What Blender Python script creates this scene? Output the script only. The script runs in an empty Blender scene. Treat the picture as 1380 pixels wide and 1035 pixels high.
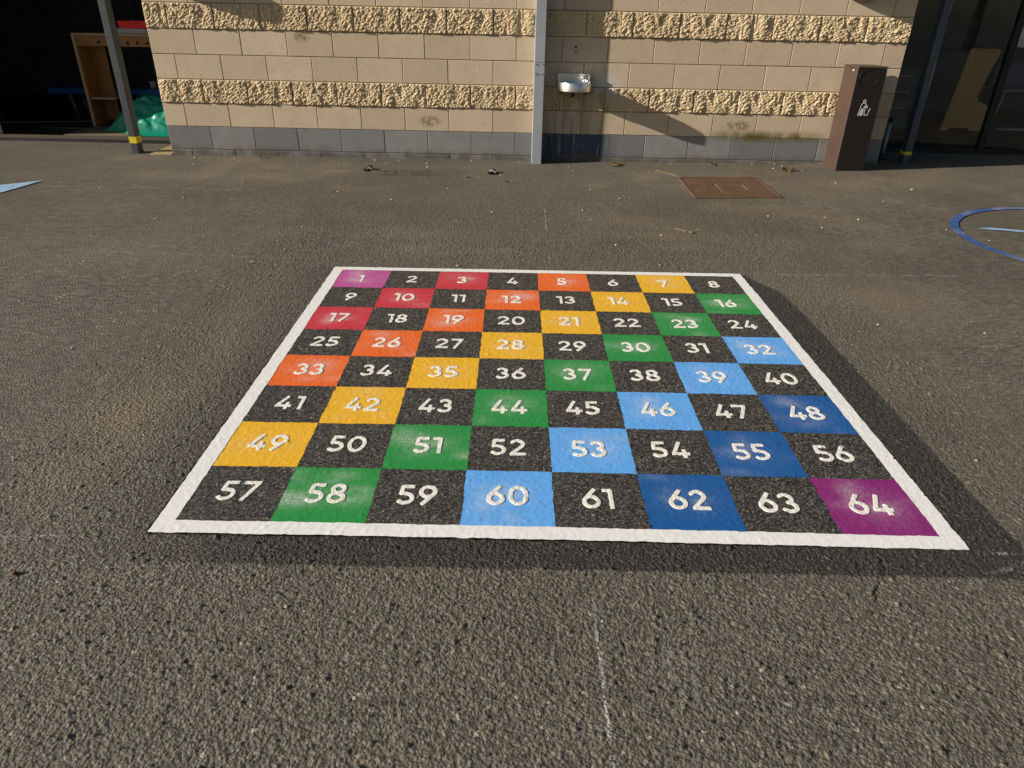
import bpy, bmesh, math, random
import numpy as np
from mathutils import Matrix, Vector

random.seed(7)
rng = np.random.default_rng(11)
scn = bpy.context.scene
COL = scn.collection

# ------------------------------------------------------------------ camera
cam_d = bpy.data.cameras.new('camera')
cam = bpy.data.objects.new('camera', cam_d)
COL.objects.link(cam)
R_ = Vector((0.99979977, 0.00838423, 0.01816956))
U_ = Vector((-0.01997583, 0.47175637, 0.88150263))
F_ = Vector((0.00118089, 0.88168908, -0.4718294))
cm = Matrix((R_, U_, -F_)).transposed().to_4x4()
cm.translation = Vector((1.00916, -3.96241, 1.37606))
cam.matrix_world = cm
cam_d.sensor_width = 36
cam_d.lens = 940.2 / 1380 * 36
cam_d.clip_end = 400
cam_d.clip_start = 0.05
scn.camera = cam

# ------------------------------------------------------------------ light
SUN_K = 3.9                       # metres along the wall per metre towards it
TAN_E = 0.365
sun_dir = Vector((SUN_K, 1.0, -TAN_E * math.hypot(SUN_K, 1.0))).normalized()   # way the light travels
ELEV = math.atan(TAN_E)
wd = bpy.data.worlds.new('World')
scn.world = wd
wd.use_nodes = True
wn = wd.node_tree
bg = wn.nodes['Background']
sky = wn.nodes.new('ShaderNodeTexSky')
sky.sky_type = 'NISHITA'
sky.sun_disc = False
sky.sun_elevation = ELEV
ts = -sun_dir
sky.sun_rotation = math.atan2(ts.x, ts.y)
sky.air_density = 1.0
sky.dust_density = 1.2
wn.links.new(sky.outputs[0], bg.inputs[0])
bg.inputs[1].default_value = 0.052
sd = bpy.data.lights.new('sun', 'SUN')
sd.energy = 5.0
sd.angle = math.radians(0.55)
sd.color = (1.0, 0.91, 0.79)
sun = bpy.data.objects.new('sun', sd)
sun.rotation_euler = sun_dir.to_track_quat('-Z', 'Y').to_euler()
sun.location = (-8, -6, 8)
COL.objects.link(sun)
scn.view_settings.view_transform = 'Standard'
scn.view_settings.look = 'None'
scn.view_settings.exposure = 0.62
scn.view_settings.gamma = 1
scn.view_settings.use_curve_mapping = False

# ------------------------------------------------------------------ object helpers
def tag(o, label=None, cat=None, group=None, kind=None):
    if label: o['label'] = label
    if cat: o['category'] = cat
    if group: o['group'] = group
    if kind: o['kind'] = kind
    return o

def link(name, me, parent=None, loc=None):
    o = bpy.data.objects.new(name, me)
    COL.objects.link(o)
    if parent is not None: o.parent = parent
    if loc is not None: o.location = loc
    return o

def empty(name, loc=(0, 0, 0), rz=0.0, **k):
    o = link(name, None, None, loc)
    o.rotation_euler = (0, 0, rz)
    o.empty_display_size = 0.1
    return tag(o, **k)

def bm_obj(name, bm, mat, parent=None, loc=None, smooth=False):
    me = bpy.data.meshes.new(name)
    bmesh.ops.recalc_face_normals(bm, faces=bm.faces)
    bm.to_mesh(me); bm.free()
    if mat: me.materials.append(mat)
    if smooth:
        me.shade_smooth()
    return link(name, me, parent, loc)

def add_box(bm, x0, x1, y0, y1, z0, z1, bev=0.0, seg=1, mtx=None):
    vs = [bm.verts.new(v) for v in ((x0,y0,z0),(x1,y0,z0),(x1,y1,z0),(x0,y1,z0),(x0,y0,z1),(x1,y0,z1),(x1,y1,z1),(x0,y1,z1))]
    fs = [bm.faces.new([vs[i] for i in q]) for q in ((3,2,1,0),(4,5,6,7),(0,1,5,4),(1,2,6,5),(2,3,7,6),(3,0,4,7))]
    if bev > 0:
        es = list({e for f in fs for e in f.edges})
        r = bmesh.ops.bevel(bm, geom=es, offset=bev, segments=seg, affect='EDGES', profile=0.6)
        vs = list({v for f in r['faces'] for v in f.verts} | {v for v in vs if v.is_valid})
    if mtx is not None:
        bmesh.ops.transform(bm, matrix=mtx, verts=[v for v in vs if v.is_valid])
    return vs

def box(name, mat, parent, *a, **k):
    bm = bmesh.new()
    add_box(bm, *a, **k)
    return bm_obj(name, bm, mat, parent)

def add_tube(bm, pts, r, n=12, cap=True):
    pts = [Vector(p) for p in pts]
    rings = []
    prev = None
    for i, p in enumerate(pts):
        t = (pts[min(i+1, len(pts)-1)] - pts[max(i-1, 0)]).normalized()
        a = prev if prev is not None else (Vector((0,0,1)) if abs(t.z) < .9 else Vector((1,0,0)))
        b = t.cross(a).normalized(); a = b.cross(t).normalized(); prev = a
        rr = r[i] if isinstance(r, (list, tuple)) else r
        rings.append([bm.verts.new(p + rr*(math.cos(q)*a + math.sin(q)*b)) for q in [2*math.pi*j/n for j in range(n)]])
    for A, B in zip(rings, rings[1:]):
        for j in range(n):
            bm.faces.new((A[j], A[(j+1) % n], B[(j+1) % n], B[j]))
    if cap:
        bm.faces.new(rings[0][::-1]); bm.faces.new(rings[-1])

def add_prism(bm, pts, axis, d0, d1):
    """extrude a polygon (2D list) along an axis: 'y' uses (x,z), 'z' uses (x,y), 'x' uses (y,z)"""
    def P(a, b, d):
        return (a, d, b) if axis == 'y' else ((a, b, d) if axis == 'z' else (d, a, b))
    A = [bm.verts.new(P(a, b, d0)) for a, b in pts]
    B = [bm.verts.new(P(a, b, d1)) for a, b in pts]
    n = len(pts)
    bm.faces.new(A[::-1]); bm.faces.new(B)
    for i in range(n):
        bm.faces.new((A[i], A[(i+1) % n], B[(i+1) % n], B[i]))

def np_mesh(name, V, F, mat, attrs=None, smooth=True):
    me = bpy.data.meshes.new(name)
    V = np.ascontiguousarray(V, dtype=np.float32)
    F = np.ascontiguousarray(F, dtype=np.int32)
    me.vertices.add(len(V)); me.vertices.foreach_set('co', V.ravel())
    k = F.shape[1]
    me.loops.add(F.size); me.loops.foreach_set('vertex_index', F.ravel())
    me.polygons.add(len(F)); me.polygons.foreach_set('loop_start', np.arange(0, F.size, k, dtype=np.int32))
    me.update(calc_edges=True)
    me.polygons.foreach_set('use_smooth', np.full(len(F), smooth))
    if attrs:
        for n, a in attrs.items():
            at = me.attributes.new(n, 'FLOAT', 'POINT')
            at.data.foreach_set('value', np.ascontiguousarray(a, dtype=np.float32).ravel())
    me.materials.append(mat)
    me.update()
    return me

def grid_faces(nx, ny):
    a = (np.arange(ny-1)[:, None]*nx + np.arange(nx-1)[None, :]).ravel()
    return np.stack([a, a+1, a+nx+1, a+nx], 1)

# ------------------------------------------------------------------ node helper
class NT:
    def __init__(s, name, rough=0.8, spec=0.3, metal=0.0, base=(.5, .5, .5)):
        s.m = bpy.data.materials.new(name)
        s.m.use_nodes = True
        s.n = s.m.node_tree.nodes; s.l = s.m.node_tree.links
        s.b = s.n['Principled BSDF']
        s.b.inputs['Roughness'].default_value = rough
        s.b.inputs['Metallic'].default_value = metal
        s.b.inputs['Specular IOR Level'].default_value = spec
        s.b.inputs['Base Color'].default_value = (*base, 1)
    def set(s, sock, v):
        if hasattr(v, 'is_output') or isinstance(v, bpy.types.NodeSocket): s.l.new(v, sock)
        elif isinstance(v, (tuple, list)) and len(v) == 3 and sock.type == 'RGBA': sock.default_value = (*v, 1)
        else: sock.default_value = v
    def coord(s, kind='Object'):
        if kind == 'Position':
            return s.n.new('ShaderNodeNewGeometry').outputs['Position']
        return s.n.new('ShaderNodeTexCoord').outputs[kind]
    def mapping(s, v, scale=(1, 1, 1), loc=(0, 0, 0), rot=(0, 0, 0)):
        m = s.n.new('ShaderNodeMapping'); s.l.new(v, m.inputs[0])
        m.inputs['Scale'].default_value = scale; m.inputs['Location'].default_value = loc; m.inputs['Rotation'].default_value = rot
        return m.outputs[0]
    def noise(s, v, scale, detail=3, rough=.55, dist=0):
        t = s.n.new('ShaderNodeTexNoise'); s.l.new(v, t.inputs['Vector'])
        t.inputs['Scale'].default_value = scale; t.inputs['Detail'].default_value = detail
        t.inputs['Roughness'].default_value = rough; t.inputs['Distortion'].default_value = dist
        return t.outputs[0]
    def voro(s, v, scale, out='Distance', feature='F1'):
        t = s.n.new('ShaderNodeTexVoronoi'); s.l.new(v, t.inputs['Vector']); t.feature = feature
        t.inputs['Scale'].default_value = scale
        return t.outputs[out]
    def ramp(s, f, a, b, c0=0.0, c1=1.0):
        t = s.n.new('ShaderNodeMapRange'); t.interpolation_type = 'SMOOTHSTEP'
        s.set(t.inputs['Value'], f)
        t.inputs['From Min'].default_value = a; t.inputs['From Max'].default_value = b
        t.inputs['To Min'].default_value = c0; t.inputs['To Max'].default_value = c1
        return t.outputs[0]
    def math(s, op, a, b=0.0, c=None, clamp=False):
        t = s.n.new('ShaderNodeMath'); t.operation = op; t.use_clamp = clamp
        s.set(t.inputs[0], a); s.set(t.inputs[1], b)
        if c is not None: s.set(t.inputs[2], c)
        return t.outputs[0]
    def mix(s, f, a, b, mode='MIX'):
        t = s.n.new('ShaderNodeMix'); t.data_type = 'RGBA'; t.blend_type = mode
        s.set(t.inputs[0], f); s.set(t.inputs[6], a); s.set(t.inputs[7], b)
        return t.outputs[2]
    def attr(s, name):
        t = s.n.new('ShaderNodeAttribute'); t.attribute_name = name
        return t.outputs['Fac']
    def sep(s, v):
        t = s.n.new('ShaderNodeSeparateXYZ'); s.l.new(v, t.inputs[0]); return t.outputs
    def rand(s):
        return s.n.new('ShaderNodeObjectInfo').outputs['Random']
    def bump(s, h, strength=.3, dist=.01, normal=None):
        t = s.n.new('ShaderNodeBump'); s.set(t.inputs['Height'], h)
        t.inputs['Strength'].default_value = strength; t.inputs['Distance'].default_value = dist
        if normal is not None: s.l.new(normal, t.inputs['Normal'])
        return t.outputs[0]
    def out(s, color=None, normal=None, rough=None):
        if color is not None: s.set(s.b.inputs['Base Color'], color)
        if normal is not None: s.l.new(normal, s.b.inputs['Normal'])
        if rough is not None: s.set(s.b.inputs['Roughness'], rough)
        return s.m

# ------------------------------------------------------------------ aggregate height table (numpy)
TN, TS = 2048, 0.0025
CELLN = 640
def build_table():
    jx = .16+.68*rng.random((CELLN, CELLN)); jy = .16+.68*rng.random((CELLN, CELLN))
    hp = rng.random((CELLN, CELLN)); tx = rng.normal(0, .30, (CELLN, CELLN)); ty = rng.normal(0, .30, (CELLN, CELLN))
    cs = TN*TS/CELLN
    ii = (np.arange(TN)+.5)/TN*CELLN
    c0 = ii.astype(int); fr = (ii-c0)
    H = np.full((TN, TN), -1.0, np.float32); K = np.zeros((TN, TN), np.float32)
    for dy in (-1, 0, 1):
        for dx in (-1, 0, 1):
            cy = (c0+dy) % CELLN; cx = (c0+dx) % CELLN
            A = np.ix_(cy, cx)
            ux = (fr[None, :]-dx-jx[A])*cs; uy = (fr[:, None]-dy-jy[A])*cs
            d2 = ux*ux+uy*uy
            v = hp[A]*.0021 + (tx[A]*ux+ty[A]*uy) - d2/(2*.0062)
            m = v > H
            H[m] = v[m]; K[m] = ((hp[A]*7.31+jx[A]*3.7) % 1)[m]
    H = np.maximum(H, np.percentile(H, 23))
    return H - H.mean(), K
HT, KT = build_table()

def samp(T, x, y, s=TS):
    u = np.asarray(x)/s; v = np.asarray(y)/s
    n = T.shape[0]
    i = np.floor(u).astype(int); j = np.floor(v).astype(int); fu = u-i; fv = v-j
    i0, i1, j0, j1 = i % n, (i+1) % n, j % n, (j+1) % n
    return (T[j0, i0]*(1-fu)+T[j0, i1]*fu)*(1-fv)+(T[j1, i0]*(1-fu)+T[j1, i1]*fu)*fv
def samp0(T, x, y, s=TS):
    n = T.shape[0]
    return T[np.floor(np.asarray(y)/s).astype(int) % n, np.floor(np.asarray(x)/s).astype(int) % n]
NTAB = rng.random((512, 512))
def vnoise(x, y, scale, octv=3, off=0.0):
    s = 0; a = 1.0; t = 0
    for o in range(octv):
        f = scale*2**o
        X = np.asarray(x)*f+17.3*o+off; Y = np.asarray(y)*f+5.1*o+off*1.7
        i = np.floor(X); j = np.floor(Y); fu = X-i; fv = Y-j
        fu = fu*fu*(3-2*fu); fv = fv*fv*(3-2*fv)
        i = i.astype(int); j = j.astype(int)
        n = 512
        v = (NTAB[j % n, i % n]*(1-fu)+NTAB[j % n, (i+1) % n]*fu)*(1-fv)+(NTAB[(j+1) % n, i % n]*(1-fu)+NTAB[(j+1) % n, (i+1) % n]*fu)*fv
        s = s+a*v; t += a; a *= .5
    return s/t
def sst(x, a, b):
    t = np.clip((np.asarray(x)-a)/(b-a), 0, 1); return t*t*(3-2*t)
def low(x, y):
    """gentle fall of the playground towards the building"""
    x = np.asarray(x, float); y = np.asarray(y, float)
    return sst(y, 1.0, 3.4)*np.interp(x, [-2.6, 0, 1.5, 4.3], [-.03, -.01, -.015, .02]) + .006*(vnoise(x, y, .7, 2)-.5)*sst(y, .3, 1.2)
def lowf(x, y): return float(low(x, y))

S = 0.288647
CX = [-0.00427, -0.00712, 0.01775, -0.02021, 0.01806, -0.00964, 0.00732]
CY = [0.00022, 0.01837, -0.02152, -0.00538, -0.0017, 0.023, -0.01836]
def lat(i, j):
    """hand-set-out lattice of the painted board: cell units -> metres"""
    i = np.asarray(i, float); j = np.asarray(j, float)
    u = i/8; v = j/8
    B = [1+0*u, u, v, u*v, u*u, v*v, u*u*v]
    x = i*S+sum(c*b for c, b in zip(CX, B)); y = -j*S+sum(c*b for c, b in zip(CY, B))
    return x, y
def wobble(x, y):
    return (x+.0035*(vnoise(x, y, 30, 3, 3.1)-.5)*2, y+.0035*(vnoise(x, y, 30, 3, 8.7)-.5)*2)

# ------------------------------------------------------------------ materials
def asphalt_material():
    t = NT('asphalt', rough=.78, spec=.35)
    P = t.coord('Position')
    chip = t.attr('chip')
    big = t.noise(P, .55, 4, .6); mid = t.noise(P, 5, 4, .6); fine = t.noise(P, 240, 3, .7)
    a = t.mix(chip, (.060, .053, .041), (.196, .172, .132))
    a = t.mix(t.ramp(chip, .86, 1.0), a, (.22, .19, .15))
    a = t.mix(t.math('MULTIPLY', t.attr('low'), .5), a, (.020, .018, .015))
    a = t.mix(t.ramp(big, .35, .68, 0, .45), a, (.125, .104, .076))
    a = t.mix(t.ramp(mid, .45, .8, 0, .3), a, (.062, .055, .047))
    a = t.mix(t.ramp(fine, .45, .8, 0, .6), a, (.19, .168, .135))
    vo = t.voro(P, 115, 'Color')
    vs = t.sep(vo)
    a = t.mix(t.ramp(vs[0], .9925, .997, 0, .8), a, (.42, .37, .30))
    a = t.mix(t.math('MULTIPLY', t.attr('dirt'), t.ramp(fine, .2, .7, .6, 1.0)), a, (.24, .185, .12))
    dk = t.mix(t.ramp(fine, .35, .75), (.015, .014, .012), (.048, .043, .036))
    g2 = t.sep(t.voro(P, 190, 'Color'))
    dk = t.mix(t.ramp(g2[0], .7, .97, 0, .6), dk, (.13, .118, .095))
    a = t.mix(t.math('MULTIPLY', t.attr('dark'), .92), a, dk)
    a = t.mix(t.math('MULTIPLY', t.attr('rust'), t.ramp(mid, .3, .7, .6, 1)), a, (.050, .026, .010))
    a = t.mix(t.math('MULTIPLY', t.attr('chalk'), t.ramp(fine, .35, .6)), a, (.52, .50, .46))
    ys = t.sep(P)[1]
    far = t.ramp(ys, -.4, 1.3, .65, 1.0)
    h = t.math('ADD', t.math('MULTIPLY', t.voro(P, 125), -1.0), t.math('MULTIPLY', fine, .8))
    b1 = t.n.new('ShaderNodeBump'); t.l.new(h, b1.inputs['Height']); t.l.new(far, b1.inputs['Strength']); b1.inputs['Distance'].default_value = .008
    return t.out(a, b1.outputs[0])
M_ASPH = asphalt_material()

def paint_material(name, col, dark=None, spray=1.0, wear=.35):
    t = NT(name, rough=.55, spec=.4)
    P = t.coord('Position')
    fine = t.noise(P, 260, 3, .7); mid = t.noise(P, 14, 4, .6); mm = t.noise(P, 55, 3, .6)
    c = t.mix(t.ramp(mid, .35, .75, 0, .35), col, tuple(v*.78 for v in col))
    c = t.mix(t.ramp(fine, .35, .8, 0, .3), c, tuple(v*.6 for v in col))
    # pin-holes where the paint misses the pits between the chips
    c = t.mix(t.math('MULTIPLY', t.ramp(t.attr('pit'), .45, .95), t.ramp(mm, .35, .6, .15, 1.0)), c, tuple(v*.25+.01 for v in col))
    sp = t.math('MULTIPLY', t.attr('spray'), t.ramp(t.noise(P, 210, 4, .85), .40, .62, .05, 1.0))
    c = t.mix(t.math('MULTIPLY', sp, spray), c, (.66, .64, .60))
    h = t.math('ADD', fine, mm)
    return t.out(c, t.bump(h, .32, .0022))
PAL = {
 'lilac': (.50, .085, .30), 'crimson': (.58, .035, .055), 'orange': (.82, .145, .018), 'yellow': (.84, .46, .022),
 'green': (.022, .27, .055), 'light_blue': (.125, .40, .84), 'dark_blue': (.010, .10, .32), 'purple': (.245, .018, .16)}
M_PAINT = {k: paint_material(k+'_paint', v, spray=.9 if k != 'yellow' else .55) for k, v in PAL.items()}
def dark_square_material():
    t = NT('black_sealer', rough=.6, spec=.4)
    P = t.coord('Position')
    fine = t.noise(P, 330, 3, .8); mid = t.noise(P, 9, 4, .6)
    c = t.mix(t.attr('chip'), (.010, .0095, .009), (.034, .031, .026))
    gr = t.sep(t.voro(P, 210, 'Color'))
    c = t.mix(t.ramp(gr[0], .50, .92, 0, .85), c, (.15, .135, .11))
    c = t.mix(t.ramp(gr[1], .95, .99, 0, .8), c, (.34, .31, .27))
    c = t.mix(t.ramp(mid, .4, .8, 0, .3), c, (.045, .040, .033))
    c = t.mix(t.math('MULTIPLY', t.attr('spray'), t.ramp(fine, .5, .66, 0, .4)), c, (.4, .38, .34))
    return t.out(c, t.bump(fine, .6, .003))
M_DARK = dark_square_material()
def white_paint(name, c0=(.80, .79, .75)):
    t = NT(name, rough=.5, spec=.4)
    P = t.coord('Position')
    fine = t.noise(P, 240, 3, .7); mid = t.noise(P, 12, 4, .7)
    c = t.mix(t.ramp(mid, .45, .8, 0, .35), c0, tuple(v*.82 for v in c0))
    c = t.mix(t.ramp(t.noise(P, 70, 4, .7), .70, .82, 0, .45), c, (.40, .38, .33))
    return t.out(c, t.bump(fine, .4, .002))
M_WHITE = white_paint('white_line_paint')
M_NUM = white_paint('cream_number_paint', (.80, .77, .69))

def block_material(name, c0, c1, rough_face=False, plinth=False):
    t = NT(name, rough=.88, spec=.2)
    P = t.coord('Position')
    rnd = t.rand()
    X, Y, Z = t.sep(P)[0], t.sep(P)[1], t.sep(P)[2]
    fine = t.noise(P, 160, 3, .7); mid = t.noise(P, 7, 4, .6)
    c = t.mix(rnd, c0, c1)
    c = t.mix(t.ramp(mid, .3, .75, 0, .4), c, tuple(v*.82 for v in c0))
    c = t.mix(t.ramp(fine, .3, .75, 0, .35), c, tuple(min(1, v*1.18) for v in c1))
    sp = t.noise(P, 75, 2, .5)
    c = t.mix(t.ramp(sp, .66, .72, 0, .75), c, tuple(v*.30 for v in c0))
    # lime wash and wet streaks around the drinking fountain; on the plinth, bluish shade painted in too
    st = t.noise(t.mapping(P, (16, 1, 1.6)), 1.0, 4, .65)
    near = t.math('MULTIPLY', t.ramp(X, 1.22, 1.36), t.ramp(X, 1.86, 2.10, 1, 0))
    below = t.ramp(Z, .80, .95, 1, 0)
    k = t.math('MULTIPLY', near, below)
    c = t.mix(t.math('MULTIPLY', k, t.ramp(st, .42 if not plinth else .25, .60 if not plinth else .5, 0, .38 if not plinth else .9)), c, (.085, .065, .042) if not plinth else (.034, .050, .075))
    c = t.mix(t.math('MULTIPLY', k, t.ramp(t.noise(t.mapping(P, (22, 1, 1.9), (3, 0, 1)), 1.0, 4, .7), .54, .68, 0, .7 if not plinth else .42)), c, (.50, .49, .47))
    splash = t.math('MULTIPLY', t.math('MULTIPLY', t.ramp(X, 1.74, 1.82), t.ramp(X, 1.95, 2.1, 1, 0)), t.math('MULTIPLY', t.ramp(Z, .60, .72), t.ramp(Z, .78, .92, 1, 0)))
    c = t.mix(t.math('MULTIPLY', splash, t.ramp(st, .3, .6, .2, .7)), c, (.55, .53, .50))
    # algae line on top of the plinth to the right and rust smudges
    al = t.math('MULTIPLY', t.math('MULTIPLY', t.ramp(X, 2.9, 3.3), t.ramp(X, 3.9, 4.3, 1, 0)), t.math('MULTIPLY', t.ramp(Z, .20, .262), t.ramp(Z, .268, .36, 1, 0)))
    c = t.mix(t.math('MULTIPLY', al, t.ramp(mid, .3, .6, .35, 1)), c, (.085, .075, .015))
    for (sx, sz, w, hh) in ((3.28, .375, .16, .055), (.12, .36, .13, .06), (-1.1, 1.11, .10, .05)):
        dx = t.math('DIVIDE', t.math('SUBTRACT', X, sx), w); dz = t.math('DIVIDE', t.math('SUBTRACT', Z, sz), hh)
        d = t.math('ADD', t.math('MULTIPLY', dx, dx), t.math('MULTIPLY', dz, dz))
        f = t.math('MULTIPLY', t.ramp(d, .05, 1.2, .75, 0), t.ramp(t.noise(P, 22, 3, .7), .38, .62))
        c = t.mix(f, c, (.13, .095, .035))
    # rain splash dirt just above the ground
    c = t.mix(t.math('MULTIPLY', t.ramp(Z, .0, .10, .75, 0), t.ramp(mid, .35, .6, .3, 1)), c, (.075, .062, .045))
    h = t.math('ADD', fine, t.math('MULTIPLY', t.ramp(sp, .60, .72), -.9)) if not rough_face else t.math('ADD', fine, t.noise(P, 60, 4, .7))
    return t.out(c, t.bump(h, .35 if not rough_face else .8, .003 if not rough_face else .006))
M_CREAM = block_material('smooth_cream_block', (.43, .34, .240), (.53, .425, .305))
M_SPLIT = block_material('split_face_block', (.50, .385, .235), (.58, .455, .285), rough_face=True)
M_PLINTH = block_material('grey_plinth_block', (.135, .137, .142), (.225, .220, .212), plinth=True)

def simple(name, col, rough=.6, spec=.4, metal=0, ns=20, var=.25, bump=.0, bd=.002, col2=None):
    t = NT(name, rough, spec, metal)
    P = t.coord('Position')
    n = t.noise(P, ns, 4, .65)
    c = t.mix(t.ramp(n, .3, .72), col, col2 or tuple(v*(1-var) for v in col))
    return t.out(c, t.bump(t.noise(P, ns*8, 3, .6), bump, bd) if bump else None, t.ramp(n, .2, .8, max(0.02, rough-.08), min(1, rough+.08)))
M_MORTAR = simple('mortar', (.24, .195, .14), .95, .1, ns=60, bump=.5)
M_RENDER = simple('dark_fascia', (.10, .09, .08), .8, .2, bump=.2)
M_STEEL_GREY = simple('grey_powder_coated_steel', (.29, .31, .335), .45, .5, ns=3, var=.12, bump=.08)
M_POST = simple('blue_grey_post_paint', (.040, .047, .053), .5, .5, ns=5, var=.2, bump=.08)
M_POSTD = simple('dark_blue_grey_post_paint', (.055, .070, .095), .5, .5, ns=5, var=.2, bump=.08)
M_YELLOW = simple('yellow_tape', (.72, .58, .02), .5, .4, ns=40, var=.3)
M_BLACK = simple('black_plastic', (.012, .012, .013), .5, .4, ns=20)
M_SCREW = simple('dull_screw_metal', (.22, .22, .23), .45, .5, metal=.8)
M_BIN = simple('brown_bin_steel', (.070, .042, .031), .42, .5, ns=4, var=.25, bump=.06)
M_BIN_SHADE = simple('brown_bin_front_painted_shade', (.016, .011, .010), .5, .35, ns=4, var=.2, bump=.05)  # bin brown darkened to paint in the shade on the front face
M_WSIGN = simple('white_vinyl', (.72, .72, .70), .5, .4)
M_LAMP = simple('brown_lamp_housing', (.055, .020, .012), .4, .5, ns=10)
M_RUST = None
def rust():
    t = NT('rusty_iron', .8, .25, .15)
    P = t.coord('Position')
    n = t.noise(P, 9, 5, .7); f = t.noise(P, 120, 4, .7)
    c = t.mix(t.ramp(n, .3, .7), (.105, .060, .033), (.165, .100, .056))
    c = t.mix(t.ramp(f, .35, .7, 0, .6), c, (.070, .038, .024))
    c = t.mix(t.ramp(t.noise(P, 3, 3, .6), .5, .75, 0, .55), c, (.17, .135, .095))
    return t.out(c, t.bump(f, .6, .004))
M_RUST = rust()
def steel():
    t = NT('brushed_stainless_steel', .28, .5, 1.0)
    P = t.coord('Position')
    n = t.noise(t.mapping(P, (3, 3, 260)), 1, 3, .6)
    c = t.mix(n, (.60, .60, .58), (.74, .73, .70))
    return t.out(c, t.bump(n, .08, .001), t.ramp(n, .2, .8, .2, .36))
M_STEEL = steel()
M_ALU = simple('door_track_aluminium', (.13, .105, .075), .5, .4, metal=.3, ns=30)
M_ALUD = simple('dark_window_frame', (.010, .011, .012), .5, .4)
def glass(name, tint, gl):
    m = bpy.data.materials.new(name); m.use_nodes = True
    n = m.node_tree.nodes; l = m.node_tree.links
    n.remove(n['Principled BSDF'])
    o = n['Material Output']
    tr = n.new('ShaderNodeBsdfTransparent'); tr.inputs[0].default_value = (*tint, 1)
    g = n.new('ShaderNodeBsdfGlossy'); g.inputs['Roughness'].default_value = .015; g.inputs[0].default_value = (.9, .95, 1, 1)
    fr = n.new('ShaderNodeFresnel'); fr.inputs[0].default_value = 1.5
    ma = n.new('ShaderNodeMath'); ma.operation = 'MULTIPLY'; ma.inputs[1].default_value = gl; l.new(fr.outputs[0], ma.inputs[0])
    mx = n.new('ShaderNodeMixShader'); l.new(ma.outputs[0], mx.inputs[0]); l.new(tr.outputs[0], mx.inputs[1]); l.new(g.outputs[0], mx.inputs[2])
    l.new(mx.outputs[0], o.inputs[0])
    return m
M_GLASS_L = glass('dark_tinted_glass', (.10, .11, .11), .35)
M_GLASS_R = glass('window_glass', (.92, .94, .94), .6)
def wood(name, a, b):
    t = NT(name, .5, .35)
    P = t.coord('Position')
    n = t.noise(t.mapping(P, (14, 14, 1.3)), 1.4, 4, .6, 1.2)
    return t.out(t.mix(t.ramp(n, .3, .7), a, b), t.bump(n, .1, .001))
M_WOOD = wood('orange_brown_plywood', (.36, .17, .055), (.27, .12, .04))
M_WOODE = wood('pale_plywood_edge', (.46, .32, .17), (.38, .25, .13))
M_WOODR = wood('tan_plywood', (.72, .40, .13), (.62, .34, .11))
M_ROOM = simple('dark_room_wall', (.14, .15, .15), .8, .2, ns=2, var=.3)
M_ROOMF = simple('dark_vinyl_floor', (.045, .044, .042), .5, .3, ns=3, var=.3)
M_SUNPATCH = simple('painted_sun_patch', (.20, .165, .11), .9, .1, ns=50, var=.3, bump=.4)  # sunlight on the doorway floor put into the colour
M_BLUEB = simple('blue_bench_laminate', (.035, .16, .48), .4, .4)
M_TUBE = simple('grey_tube_steel', (.34, .37, .42), .4, .5, metal=.4)
M_CAB = simple('slate_blue_storage_unit', (.13, .15, .17), .6, .3)
M_RED = simple('red_plastic', (.95, .010, .016), .35, .5)
M_TRAY = simple('pale_grey_tray_plastic', (.42, .43, .44), .45, .4)
M_TARP = simple('green_tarpaulin', (.007, .25, .165), .35, .5, ns=6, var=.35)
M_NAVY = simple('navy_vinyl', (.09, .11, .20), .55, .4)
M_PAVE = simple('pale_sandy_paving', (.50, .40, .22), .9, .2, ns=60, var=.45, bump=1.0, bd=.01)
M_STONE = simple('pale_stone_chip', (.52, .47, .38), .85, .2, ns=80)
M_CLAY = simple('reddish_clay_stone', (.20, .085, .050), .85, .2, ns=60)
M_LEAF = simple('dry_brown_leaf', (.12, .075, .025), .8, .2, ns=60, var=.6)
M_TWIG = simple('dry_twig', (.16, .12, .07), .85, .2, ns=60)

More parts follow.
